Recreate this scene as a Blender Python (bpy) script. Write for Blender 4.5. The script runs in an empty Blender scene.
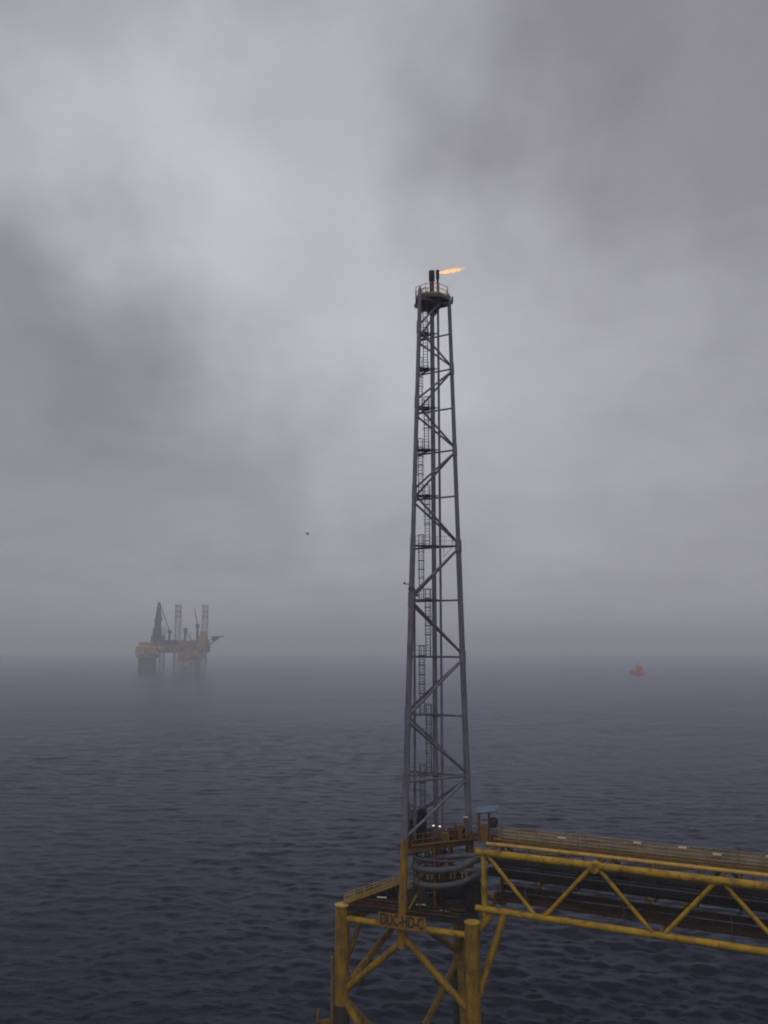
import bpy, bmesh, math, random
import numpy as np
from mathutils import Vector as V, Matrix
R = math.radians
S = bpy.context.scene
COL = S.collection
random.seed(7)

# ------------------------------------------------------------------ camera
cam_d = bpy.data.cameras.new('camera')
cam = bpy.data.objects.new('camera', cam_d); COL.objects.link(cam); S.camera = cam
cam.location = (0, 0, 45)
cam.rotation_euler = (R(90 + 8.94), 0, 0)
cam_d.sensor_fit = 'VERTICAL'; cam_d.sensor_height = 36; cam_d.lens = 852 / 1024 * 36
cam_d.clip_start = 0.5; cam_d.clip_end = 60000

# ------------------------------------------------------------------ world: overcast sky
W = bpy.data.worlds.new('World'); S.world = W; W.use_nodes = True
nt = W.node_tree; nt.nodes.clear()
def N(t, **k):
    n = nt.nodes.new(t)
    for a, b in k.items(): setattr(n, a, b)
    return n
def vm(op, a, b=None):
    n = N('ShaderNodeVectorMath', operation=op)
    for i, v in enumerate((a, b)):
        if v is None: continue
        if hasattr(v, 'links'): nt.links.new(v, n.inputs[i])
        elif op == 'SCALE' and i == 1: n.inputs['Scale'].default_value = v
        else: n.inputs[i].default_value = v
    return n.outputs['Value'] if op in ('DOT_PRODUCT', 'LENGTH', 'DISTANCE') else n.outputs['Vector']
def ma(op, a, b=None):
    n = N('ShaderNodeMath', operation=op)
    for i, v in enumerate((a, b)):
        if v is None: continue
        if hasattr(v, 'links'): nt.links.new(v, n.inputs[i])
        else: n.inputs[i].default_value = v
    return n.outputs[0]
def mr(v, a, b, c, d):
    n = N('ShaderNodeMapRange', interpolation_type='SMOOTHERSTEP')
    nt.links.new(v, n.inputs[0])
    for i, q in zip((1, 2, 3, 4), (a, b, c, d)): n.inputs[i].default_value = q
    return n.outputs[0]
def noise(vec, scale, detail=3, rough=0.5, dist=0.0, out='Fac'):
    n = N('ShaderNodeTexNoise'); nt.links.new(vec, n.inputs['Vector'])
    n.inputs['Scale'].default_value = scale; n.inputs['Detail'].default_value = detail
    n.inputs['Roughness'].default_value = rough; n.inputs['Distortion'].default_value = dist
    return n.outputs[out]
d = N('ShaderNodeTexCoord').outputs['Generated']
warp = vm('SCALE', vm('SUBTRACT', noise(d, 5.0, 4, 0.5, 0.0, 'Color'), (0.5, 0.5, 0.5)), 0.38)
dw = vm('ADD', d, warp)
# large cloud masses: direction, inner and outer radius, added brightness
MASSES = [
    ((-0.085, 0.875, 0.470), 0.04, 0.38, 0.36),    # thin bright cloud above centre
    ((-0.274, 0.816, 0.509), 0.02, 0.27, 0.36),
    ((-0.340, 0.880, 0.335), 0.02, 0.25, -0.18),   # dark roll on the left
    ((-0.380, 0.900, 0.200), 0.05, 0.24, -0.12),
    ((-0.170, 0.940, 0.230), 0.02, 0.20, -0.10),
    ((0.330, 0.760, 0.600), 0.10, 0.40, -0.18),    # dark bank upper right
    ((0.130, 0.820, 0.560), 0.03, 0.20, -0.12),
    ((0.110, 0.930, 0.300), 0.05, 0.36, 0.30),     # pale glow behind the tower
]
val = None
for c, r0, r1, amt in MASSES:
    cv = V(c).normalized()
    t = mr(vm('DISTANCE', dw, tuple(cv)), r0, r1, amt, 0.0)
    val = t if val is None else ma('ADD', val, t)
z = N('ShaderNodeSeparateXYZ'); nt.links.new(d, z.inputs[0])
zc = ma('ADD', ma('MAXIMUM', z.outputs[2], 0.0), 0.25)
cb = N('ShaderNodeCombineXYZ')
for i in (0, 1): nt.links.new(ma('DIVIDE', z.outputs[i], zc), cb.inputs[i])
val = ma('ADD', val, ma('MULTIPLY', ma('SUBTRACT', noise(cb.outputs[0], 1.6, 5, 0.5, 0.3), 0.5), 0.34))
val = ma('ADD', val, ma('MULTIPLY', ma('SUBTRACT', noise(cb.outputs[0], 4.5, 8, 0.62, 1.0), 0.5), 0.22))
val = ma('MULTIPLY', ma('MAXIMUM', ma('ADD', val, 1.0), 0.3), 3.65)
tint = N('ShaderNodeMix', data_type='RGBA')
nt.links.new(mr(vm('DOT_PRODUCT', dw, (1.0, 0.0, 0.0)), -0.45, 0.40, 0.0, 1.0), tint.inputs['Factor'])
tint.inputs['A'].default_value = (0.945, 0.995, 1.04, 1); tint.inputs['B'].default_value = (0.985, 0.97, 1.06, 1)
cloud = vm('SCALE', tint.outputs['Result']); cn = nt.nodes[-1]; nt.links.new(val, cn.inputs['Scale'])
sky = N('ShaderNodeTexSky', sky_type='NISHITA'); sky.sun_disc = False
sky.sun_elevation = R(56); sky.sun_rotation = R(200); sky.dust_density = 4
mixs = N('ShaderNodeMix', data_type='RGBA'); mixs.inputs['Factor'].default_value = 0.97
nt.links.new(sky.outputs[0], mixs.inputs['A']); nt.links.new(cloud, mixs.inputs['B'])
bg = N('ShaderNodeBackground'); bg.inputs['Strength'].default_value = 0.1
nt.links.new(mixs.outputs['Result'], bg.inputs['Color'])
nt.links.new(bg.outputs[0], N('ShaderNodeOutputWorld').inputs['Surface'])

# ------------------------------------------------------------------ sun behind the overcast
sun_d = bpy.data.lights.new('sun', 'SUN'); sun_d.energy = 0.75; sun_d.angle = R(35); sun_d.color = (1.0, 0.97, 0.93)
sun = bpy.data.objects.new('sun', sun_d); COL.objects.link(sun)
sun.rotation_euler = (R(34), 0, R(-20)); sun.location = (0, -20, 120)

S.view_settings.view_transform = 'Standard'; S.view_settings.look = 'None'
S.view_settings.exposure = -0.05; S.view_settings.gamma = 1.0; S.view_settings.use_curve_mapping = False
S.render.engine = 'CYCLES'
S.cycles.use_denoising = True
S.cycles.volume_bounces = 3; S.cycles.max_bounces = 8; S.cycles.diffuse_bounces = 3; S.cycles.glossy_bounces = 3
S.cycles.volume_step_rate = 1.0
S.cycles.filter_width = 1.9

# ------------------------------------------------------------------ materials
def mat(name, base, rough=0.55, metal=0.0, vary=0.25, rust=0.0, rustcol=(0.10, 0.035, 0.015), scale=1.0, streak=(1.6, 1.6, 0.22), spec=0.5, bump=0.15, emit=None, grime=0.0):
    m = bpy.data.materials.new(name); m.use_nodes = True
    t = m.node_tree; b = t.nodes['Principled BSDF']; L = t.links.new
    g = t.nodes.new('ShaderNodeNewGeometry').outputs['Position']
    def nz(vec, sc, det, ro=0.55):
        n = t.nodes.new('ShaderNodeTexNoise'); L(vec, n.inputs['Vector'])
        n.inputs['Scale'].default_value = sc; n.inputs['Detail'].default_value = det; n.inputs['Roughness'].default_value = ro
        return n.outputs['Fac']
    def ramp(v, a, b_, c, d_):
        n = t.nodes.new('ShaderNodeMapRange'); L(v, n.inputs[0])
        for i, q in zip((1, 2, 3, 4), (a, b_, c, d_)): n.inputs[i].default_value = q
        return n.outputs[0]
    def mix(f, A, B, mode='MIX'):
        n = t.nodes.new('ShaderNodeMix'); n.data_type = 'RGBA'; n.blend_type = mode
        for s, v in (('Factor', f), ('A', A), ('B', B)):
            if hasattr(v, 'links'): L(v, n.inputs[s])
            else: n.inputs[s].default_value = v if s == 'Factor' else (*v, 1)
        return n.outputs['Result']
    lo = tuple(x * (1 - vary) for x in base); hi = tuple(min(1, x * (1 + vary)) for x in base)
    col = mix(ramp(nz(g, 0.9 * scale, 5), 0.3, 0.7, 0, 1), lo, hi)
    st = t.nodes.new('ShaderNodeMapping'); L(g, st.inputs['Vector']); st.inputs['Scale'].default_value = streak
    if grime:
        col = mix(ramp(nz(st.outputs[0], 1.6 * scale, 6, 0.6), 0.45, 0.66, 0, grime), col, (0.035, 0.028, 0.02))
    if rust:
        col = mix(ramp(nz(st.outputs[0], 2.3 * scale, 7, 0.65), 0.53, 0.61, 0, rust), col, rustcol)
    L(col, b.inputs['Base Color'])
    L(ramp(nz(g, 3 * scale, 4), 0.3, 0.7, max(0.05, rough - 0.12), min(1, rough + 0.15)), b.inputs['Roughness'])
    b.inputs['Metallic'].default_value = metal; b.inputs['Specular IOR Level'].default_value = spec
    if bump:
        bp = t.nodes.new('ShaderNodeBump'); L(nz(g, 14 * scale, 5), bp.inputs['Height'])
        bp.inputs['Strength'].default_value = bump; bp.inputs['Distance'].default_value = 0.02
        L(bp.outputs[0], b.inputs['Normal'])
    if emit:
        b.inputs['Emission Color'].default_value = (*emit[0], 1); b.inputs['Emission Strength'].default_value = emit[1]
    return m
M = {
    'yellow': mat('weathered_yellow_paint', (0.25, 0.140, 0.002), 0.65, vary=0.28, rust=0.7, grime=0.55, spec=0.35),
    'yellowh': mat('weathered_yellow_paint_on_pipes', (0.38, 0.22, 0.004), 0.6, vary=0.25, rust=0.7, grime=0.35, streak=(0.5, 0.5, 0.5), spec=0.35),
    'paleyellow': mat('pale_yellow_pipe_paint', (0.46, 0.29, 0.05), 0.6, vary=0.15, rust=0.3, grime=0.3, streak=(0.5, 0.5, 0.5)),
    'ochre': mat('ochre_deck_paint', (0.20, 0.10, 0.006), 0.75, vary=0.3, rust=0.8, grime=0.5),
    'brown': mat('rusty_brown_steel', (0.035, 0.017, 0.008), 0.85, vary=0.4, rust=0.8, spec=0.2),
    'tan': mat('tan_rail_paint', (0.40, 0.27, 0.06), 0.7, vary=0.25, rust=0.4),
    'steel': mat('grey_tower_paint', (0.135, 0.128, 0.165), 0.6, vary=0.22, rust=0.35, grime=0.3),
    'darksteel': mat('dark_grey_steel', (0.065, 0.058, 0.068), 0.6, vary=0.3, rust=0.4),
    'soot': mat('sooty_flare_metal', (0.018, 0.014, 0.013), 0.8, vary=0.5),
    'rustpipe': mat('heat_rusted_pipe', (0.10, 0.045, 0.035), 0.75, vary=0.4, rust=0.6),
    'darkpipe_deckshade': mat('dark_cladding_and_deck_shade', (0.009, 0.008, 0.009), 0.85, vary=0.3, rust=0.2, spec=0.2),
    'greypipe': mat('bare_grey_pipe', (0.07, 0.068, 0.085), 0.6, metal=0.1, vary=0.2, rust=0.25, grime=0.3),
    'blue': mat('faded_blue_panel', (0.035, 0.09, 0.155), 0.45, vary=0.2, grime=0.2),
    'rubber': mat('black_rubber', (0.012, 0.012, 0.014), 0.7),
    'white': mat('dirty_white_casing', (0.62, 0.57, 0.48), 0.5, vary=0.12, grime=0.2),
    'letter': mat('black_lettering', (0.012, 0.011, 0.010), 0.6, vary=0.1),
    'signboard': mat('yellow_sign_board', (0.25, 0.12, 0.004), 0.7, vary=0.25, rust=0.4, grime=0.5),
    'lamp': mat('lit_lamp_glass', (0.9, 0.85, 0.75), 0.3, vary=0.02, bump=0, emit=((1.0, 0.88, 0.70), 1.0)),
    'marine': mat('dark_splash_zone_steel', (0.03, 0.024, 0.016), 0.9, vary=0.5),
    'rigyellow': mat('rig_yellow_paint', (0.46, 0.27, 0.04), 0.6, scale=0.08, vary=0.3, bump=0, rust=0.5),
    'rigorange': mat('rig_orange_brown_paint', (0.30, 0.16, 0.05), 0.6, scale=0.08, vary=0.3, bump=0, rust=0.4),
    'riggrey': mat('rig_grey_paint', (0.12, 0.12, 0.13), 0.6, scale=0.08, vary=0.3, bump=0),
    'rigdark': mat('rig_dark_steel', (0.022, 0.024, 0.034), 0.7, scale=0.08, vary=0.3, bump=0),
    'rigpale': mat('rig_pale_leg_paint', (0.34, 0.37, 0.38), 0.6, scale=0.08, vary=0.2, bump=0),
    'rigwhite': mat('rig_white_paint', (0.5, 0.5, 0.5), 0.6, scale=0.08, vary=0.1, bump=0),
    'rigred': mat('rig_red_paint', (0.30, 0.075, 0.065), 0.6, scale=0.08, vary=0.2, bump=0),
    'shipred': mat('ship_red_hull_paint', (0.60, 0.03, 0.02), 0.5, scale=0.2, vary=0.2, bump=0),
    'gull': mat('dark_feathers', (0.02, 0.02, 0.022), 0.8, bump=0),
}

# ------------------------------------------------------------------ mesh helpers
class MB:
    def __init__(s): s.v = []; s.f = []; s.sm = []
    def add(s, vs, fs, smooth=False):
        o = len(s.v); s.v += [tuple(p) for p in vs]
        for f in fs: s.f.append(tuple(o + i for i in f)); s.sm.append(smooth)
        return s
    def ring(s, c, x, y, r, n): return [c + x * (r * math.cos(2 * math.pi * i / n)) + y * (r * math.sin(2 * math.pi * i / n)) for i in range(n)]
    def tube(s, a, b, r0, r1=None, n=10, caps=True):
        a, b = V(a), V(b); r1 = r0 if r1 is None else r1
        ax = (b - a).normalized(); h = V((0, 0, 1)) if abs(ax.z) < 0.9 else V((1, 0, 0))
        x = ax.cross(h).normalized(); y = ax.cross(x)
        A, B = s.ring(a, x, y, r0, n), s.ring(b, x, y, r1, n)
        s.add(A + B, [(i, i + n, (i + 1) % n + n, (i + 1) % n) for i in range(n)], n > 4)
        if caps:
            s.add(A, [tuple(range(n))]); s.add(B, [tuple(reversed(range(n)))])
        return s
    def sweep(s, pts, r, n=10, caps=True):
        pts = [V(p) for p in pts]; rs = r if hasattr(r, '__len__') else [r] * len(pts)
        rings = []; x = None
        for i, p in enumerate(pts):
            t = (pts[min(i + 1, len(pts) - 1)] - pts[max(i - 1, 0)]).normalized()
            if x is None:
                h = V((0, 0, 1)) if abs(t.z) < 0.9 else V((1, 0, 0)); x = t.cross(h).normalized()
            x = (x - t * x.dot(t)).normalized(); y = t.cross(x)
            rings.append(s.ring(p, x, y, rs[i], n))
        vs = [q for rg in rings for q in rg]
        s.add(vs, [(k * n + i, (k + 1) * n + i, (k + 1) * n + (i + 1) % n, k * n + (i + 1) % n) for k in range(len(pts) - 1) for i in range(n)], True)
        if caps:
            s.add(rings[0], [tuple(range(n))]); s.add(rings[-1], [tuple(reversed(range(n)))])
        return s
    def box(s, c, size, rz=0.0, ry=0.0):
        m = Matrix.Rotation(rz, 3, 'Z') @ Matrix.Rotation(ry, 3, 'Y'); c = V(c)
        vs = [c + m @ V((sx * size[0] / 2, sy * size[1] / 2, sz * size[2] / 2)) for sx in (-1, 1) for sy in (-1, 1) for sz in (-1, 1)]
        return s.add(vs, [(0, 1, 3, 2), (4, 6, 7, 5), (0, 4, 5, 1), (2, 3, 7, 6), (0, 2, 6, 4), (1, 5, 7, 3)])
    def bar(s, a, b, w, h):
        a, b = V(a), V(b); ax = (b - a).normalized(); up = V((0, 0, 1)) if abs(ax.z) < 0.9 else V((1, 0, 0))
        x = ax.cross(up).normalized() * (w / 2); y = x.cross(ax).normalized() * (h / 2)
        vs = [p + x * i + y * j for p in (a, b) for i, j in ((-1, -1), (1, -1), (1, 1), (-1, 1))]
        return s.add(vs, [(3, 2, 1, 0), (4, 5, 6, 7), (0, 1, 5, 4), (1, 2, 6, 5), (2, 3, 7, 6), (3, 0, 4, 7)])
    def prism(s, poly, z0, z1):
        n = len(poly)
        vs = [(p[0], p[1], z0) for p in poly] + [(p[0], p[1], z1) for p in poly]
        return s.add(vs, [tuple(reversed(range(n))), tuple(range(n, 2 * n))] + [(i, (i + 1) % n, (i + 1) % n + n, i + n) for i in range(n)])
    def lathe(s, c, prof, n=16):
        c = V(c); rings = []
        for r, zz in prof: rings += s.ring(c + V((0, 0, zz)), V((1, 0, 0)), V((0, 1, 0)), max(r, 1e-4), n)
        return s.add(rings, [(k * n + i, k * n + (i + 1) % n, (k + 1) * n + (i + 1) % n, (k + 1) * n + i) for k in range(len(prof) - 1) for i in range(n)], True)
    def mesh(s, name, m, off=(0, 0, 0)):
        me = bpy.data.meshes.new(name); o = V(off)
        me.from_pydata([tuple(V(p) - o) for p in s.v], [], s.f)
        me.polygons.foreach_set('use_smooth', s.sm)
        bm = bmesh.new(); bm.from_mesh(me); bmesh.ops.recalc_face_normals(bm, faces=bm.faces); bm.to_mesh(me); bm.free()
        me.materials.append(m); me.update()
        return me
WL = {}
def tag(o, label, cat, group=None, kind=None):
    o['label'] = label; o['category'] = cat
    if group: o['group'] = group
    if kind: o['kind'] = kind
    return o
def thing(name, loc, label, cat, group=None):
    o = bpy.data.objects.new(name, None); COL.objects.link(o); o.location = loc; o.empty_display_size = 0.5
    WL[o] = V(loc); return tag(o, label, cat, group)
def part(name, mb, m, parent, label=None):
    off = WL[parent]
    o = bpy.data.objects.new(name, mb.mesh(name, M[m] if isinstance(m, str) else m, off)); COL.objects.link(o)
    o.parent = parent; WL[o] = off
    if label: o['label'] = label
    return o
def single(name, mb, m, loc, label, cat, group=None):
    o = bpy.data.objects.new(name, mb.mesh(name, M[m] if isinstance(m, str) else m, loc)); COL.objects.link(o)
    o.location = loc; WL[o] = V(loc); return tag(o, label, cat, group)
def inst(name, me, parent, loc, rz=0.0):
    o = bpy.data.objects.new(name, me); COL.objects.link(o); o.parent = parent
    o.location = V(loc) - WL[parent]; o.rotation_euler = (0, 0, rz); WL[o] = V(loc); return o
def spline(pts, k=6):
    pts = [V(p) for p in pts]; out = []
    P = [pts[0] * 2 - pts[1]] + pts + [pts[-1] * 2 - pts[-2]]
    for i in range(1, len(P) - 2):
        for j in range(k):
            t = j / k; a, b, c, e = P[i - 1], P[i], P[i + 1], P[i + 2]
            out.append(0.5 * ((2 * b) + (c - a) * t + (2 * a - 5 * b + 4 * c - e) * t * t + (3 * b - a - 3 * c + e) * t ** 3))
    return out + [pts[-1]]
def lerp(a, b, t): return V(a).lerp(V(b), t)

# ------------------------------------------------------------------ sea
def build_sea():
    rng = np.random.default_rng(3)
    rad = np.concatenate([[5.0, 30.0], np.geomspace(95, 1500, 860), np.geomspace(1560, 12000, 40)])
    ang = np.concatenate([np.radians(np.linspace(-34, 34, 820)), np.radians(np.linspace(38, 322, 60))])
    r, a = np.meshgrid(rad, ang, indexing='ij')
    x, y = r * np.sin(a), r * np.cos(a)
    z = np.zeros_like(x)
    spacing = np.maximum(r * np.radians(68 / 820), np.gradient(rad)[:, None])
    for k in range(108):
        lam = 1.0 * 11.0 ** rng.random() if k < 100 else 14 + 16 * rng.random()
        th = math.radians(75) + rng.normal(0, 0.5)
        amp = 0.0125 * lam ** 0.45 * (0.6 + 0.8 * rng.random())
        kk = 2 * math.pi / lam
        w = np.clip((lam / spacing - 2.5) / 3.0, 0, 1)
        ph = kk * (x * math.cos(th) + y * math.sin(th)) + rng.random() * 6.283
        sn = np.sin(ph)
        z += w * amp * (sn + 0.25 * np.cos(2 * ph))
    gust = 0.75 + 0.35 * np.sin(x / 61 + 0.4 * np.sin(y / 90)) * np.sin(y / 83 + 0.7 * np.sin(x / 47))
    z *= gust
    inside = (np.abs(((a + math.pi) % (2 * math.pi)) - math.pi) <= math.radians(34.01))
    z *= inside
    nr, na = x.shape
    idx = np.arange(nr * na).reshape(nr, na)
    nxt = np.roll(idx, -1, axis=1)
    q = np.stack([idx[:-1], idx[1:], nxt[1:], nxt[:-1]], -1).reshape(-1, 4)[:, ::-1]
    co = np.stack([x, y, z], -1).reshape(-1, 3)
    centre = list(idx[0])
    me = bpy.data.meshes.new('sea')
    me.vertices.add(len(co)); me.vertices.foreach_set('co', co.ravel().astype(np.float32))
    nl = q.size + len(centre)
    me.loops.add(nl); me.polygons.add(len(q) + 1)
    me.loops.foreach_set('vertex_index', np.concatenate([q.ravel(), np.array(centre[::-1])]).astype(np.int32))
    me.polygons.foreach_set('loop_start', np.concatenate([np.arange(len(q)) * 4, [q.size]]).astype(np.int32))
    me.polygons.foreach_set('use_smooth', np.ones(len(q) + 1, bool))
    me.update(calc_edges=True); me.validate()
    o = bpy.data.objects.new('sea', me); COL.objects.link(o); o['kind'] = 'structure'
    o['label'] = 'dark grey blue choppy open sea fading into mist'
    m = bpy.data.materials.new('sea_water'); m.use_nodes = True
    t = m.node_tree; b = t.nodes['Principled BSDF']; L = t.links.new
    t.nodes.remove(b); out = t.nodes['Material Output']
    df = t.nodes.new('ShaderNodeBsdfDiffuse'); df.inputs['Color'].default_value = (0.003, 0.005, 0.014, 1)
    gs = t.nodes.new('ShaderNodeBsdfGlossy'); gs.inputs['Color'].default_value = (0.455, 0.47, 0.59, 1); gs.inputs['Roughness'].default_value = 0.22
    fz = t.nodes.new('ShaderNodeFresnel'); fz.inputs['IOR'].default_value = 1.22
    mx = t.nodes.new('ShaderNodeMixShader'); L(fz.outputs[0], mx.inputs[0]); L(df.outputs[0], mx.inputs[1]); L(gs.outputs[0], mx.inputs[2]); L(mx.outputs[0], out.inputs['Surface'])
    g = t.nodes.new('ShaderNodeNewGeometry')
    mp = t.nodes.new('ShaderNodeMapping'); L(g.outputs['Position'], mp.inputs[0]); mp.inputs['Scale'].default_value = (0.55, 1.0, 1.0)
    mp.inputs['Rotation'].default_value = (0, 0, R(-12))
    gn = t.nodes.new('ShaderNodeTexNoise'); L(mp.outputs[0], gn.inputs['Vector']); gn.inputs['Scale'].default_value = 0.012; gn.inputs['Detail'].default_value = 5; gn.inputs['Roughness'].default_value = 0.6
    wr = t.nodes.new('ShaderNodeMapRange'); L(gn.outputs['Fac'], wr.inputs[0]); wr.inputs[1].default_value = 0.35; wr.inputs[2].default_value = 0.65; wr.inputs[3].default_value = 0.4; wr.inputs[4].default_value = 1.0
    wind = wr.outputs[0]
    prev = None
    for sc, dist, det in ((0.85, 0.27, 5), (2.6, 0.12, 4), (0.12, 0.35, 2)):
        n = t.nodes.new('ShaderNodeTexNoise'); L(mp.outputs[0], n.inputs['Vector'])
        n.inputs['Scale'].default_value = sc; n.inputs['Detail'].default_value = det; n.inputs['Roughness'].default_value = 0.55
        n.inputs['Distortion'].default_value = 0.4
        bp = t.nodes.new('ShaderNodeBump'); L(wind, bp.inputs['Strength']); bp.inputs['Distance'].default_value = dist
        L(n.outputs['Fac'], bp.inputs['Height'])
        if prev: L(prev, bp.inputs['Normal'])
        prev = bp.outputs[0]
    for n in (df, gs, fz): L(prev, n.inputs['Normal'])
    me.materials.append(m)
build_sea()

# ------------------------------------------------------------------ haze
hz = MB().box((0, 0, 63.5), (27000, 27000, 129))
haze = bpy.data.objects.new('haze', bpy.data.meshes.new('haze')); COL.objects.link(haze); haze['kind'] = 'stuff'
haze['label'] = 'pale grey sea mist lying over the water'
haze.data.from_pydata(hz.v, [], hz.f); haze.data.update()
hm = bpy.data.materials.new('haze'); hm.use_nodes = True; hm.node_tree.nodes.clear()
pv = hm.node_tree.nodes.new('ShaderNodeVolumePrincipled'); pv.inputs['Density'].default_value = 0.00046
pv.inputs['Color'].default_value = (0.945, 0.945, 1.0, 1); pv.inputs['Anisotropy'].default_value = 0.1
hm.node_tree.links.new(pv.outputs[0], hm.node_tree.nodes.new('ShaderNodeOutputMaterial').inputs['Volume'])
haze.data.materials.append(hm)

# ================================================================== JACKET (tripod under the flare tower)
LG, FG, RG = V((-4.08, 88.3, 0)), V((8.07, 83.0, 0)), V((8.2, 99.0, 0))
jk = thing('tripod_jacket', (4.0, 90.0, 0), 'yellow rust-streaked three-legged steel jacket standing in the sea under the flare tower', 'jacket')
def at(p, z): return V((p.x, p.y, z))
for p in (LG, FG, RG):
    lg = part('leg', MB().tube(at(p, 11.0), at(p, 19.95), 0.69, n=20), 'yellow', jk)
    part('cap_plate', MB().tube(at(p, 19.95), at(p, 20.05), 0.74, n=20), 'paleyellow', lg)
    part('collar', MB().tube(at(p, 15.9), at(p, 16.25), 0.76, n=20), 'ochre', lg)
    part('splash_zone_leg', MB().tube(at(p, -6), at(p, 11.0), 0.74, n=20), 'marine', jk)
sides = [(LG, FG), (LG, RG), (FG, RG)]
for a, b in sides:
    u = (b - a).normalized(); mid = (a + b) / 2
    part('top_beam', MB().tube(at(a, 18.8) + u * 0.6, at(b, 18.8) - u * 0.6, 0.31, n=14), 'yellowh', jk)
    for e in (a, b):
        s = 1 if e is a else -1
        part('brace', MB().tube(at(mid, 17.7), at(e, 12.4) + u * s * 0.45, 0.34, n=14), 'yellow', jk)
        part('lower_brace', MB().tube(at(e, 11.2) + u * s * 0.5, at(mid, 3.0), 0.36, n=14), 'yellow', jk)
    part('lower_beam', MB().tube(at(a, 3.0) + u * 0.6, at(b, 3.0) - u * 0.6, 0.33, n=14), 'marine', jk)
# caisson and fender clamped outside the near-left leg
ca = part('caisson', MB().tube((-4.98, 87.95, -4), (-4.98, 87.95, 15.4), 0.15, n=10), 'ochre', jk)
for zz in (13.4, 8.8): part('clamp', MB().bar((-5.0, 87.95, zz), (-4.3, 88.2, zz), 0.25, 0.25), 'ochre', ca)
fb = MB()
for k in range(5): fb.tube((-6.3, 87.0 + k * 0.32, 8.6), (-6.3, 87.0 + k * 0.32, 10.6), 0.09, n=8)
fb.bar((-6.3, 86.9, 10.5), (-6.3, 88.4, 10.5), 0.2, 0.2).bar((-6.3, 86.9, 8.8), (-6.3, 88.4, 8.8), 0.2, 0.2).bar((-6.3, 87.7, 9.6), (-4.5, 88.2, 9.6), 0.3, 0.3)
part('fender', fb, 'ochre', jk)
# cellar deck on the jacket top
cl = [(-3.6, 87.6), (7.0, 83.1), (8.9, 84.4), (9.2, 97.4), (7.6, 98.9), (-3.9, 89.6)]
cd = part('cellar_deck', MB().prism(cl, 19.75, 19.9), 'darkpipe_deckshade', jk)  # near-black colour stands in for the shade of open grating below the main deck
for i in range(9):
    t = i / 8.0
    part('joist', MB().bar(lerp((-3.2, 88.6, 19.6), (7.4, 83.9, 19.6), t), lerp((-2.8, 89.4, 19.6), (8.6, 97.6, 19.6), t), 0.14, 0.26), 'brown', cd)
def railing(pts, parent, m, h=1.1, gap=1.5, rails=(1.1, 0.58), kick=True, r=0.028, name='handrail'):
    mb = MB()
    for a, b in zip(pts[:-1], pts[1:]):
        a, b = V(a), V(b); n = max(1, round((b - a).length / gap))
        for zz in rails: mb.tube(a + V((0, 0, zz)), b + V((0, 0, zz)), r, n=6)
        if kick: mb.bar(a + V((0, 0, 0.09)), b + V((0, 0, 0.09)), 0.012, 0.16)
    hr = part(name, mb, m, parent)
    post = MB().tube((0, 0, 0), (0, 0, h), r * 1.05, n=6).mesh('post', M[m])
    for a, b in zip(pts[:-1], pts[1:]):
        a, b = V(a), V(b); n = max(1, round((b - a).length / gap))
        for i in range(n): inst('post', post, hr, lerp(a, b, i / n))
    inst('post', post, hr, pts[-1])
    return hr
railing([(1.6, 93.2, 19.9), (7.6, 98.6, 19.9)], jk, 'tan', gap=1.3, rails=(1.1, 0.8, 0.5, 0.25))
gw = part('ramp', MB().bar((-3.9, 88.75, 19.95), (1.9, 91.3, 21.25), 0.9, 0.14), 'brown', jk)
for oy in (-0.42, 0.42):
    railing([(-3.9, 88.75 + oy, 20.02), (1.9, 91.3 + oy, 21.32)], gw, 'tan', gap=1.1, h=0.75, rails=(0.75, 0.5, 0.25))
gp = MB()
for i in range(26):
    a = lerp((-3.9, 88.36, 20.02), (1.9, 90.9, 21.32), i / 25); gp.bar(a, a + V((0, 0, 0.72)), 0.07, 0.03)
part('rail_infill', gp, 'tan', gw)
for (a, b, r_) in (((-3.4, 88.0, 20.15), (6.8, 83.8, 20.15), 0.14), ((-2.6, 88.6, 20.2), (7.2, 84.6, 20.2), 0.10), ((-1.6, 89.2, 20.2), (7.6, 85.6, 20.2), 0.16)):
    part('deck_pipe', MB().tube(a, b, r_, n=10), 'brown', cd)
for i in range(5):
    x = -2.4 + i * 1.05
    part('deck_locker', MB().box((x, 90.6 + 0.35 * i, 20.3 + 0.1 * (i % 2)), (0.8, 0.7, 0.8 + 0.2 * (i % 2)), 0.3), 'darkpipe_deckshade', cd)
part('knee_brace', MB().tube((-3.8, 88.6, 14.4), (-1.7, 90.4, 19.5), 0.27, n=14), 'yellow', jk)

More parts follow.
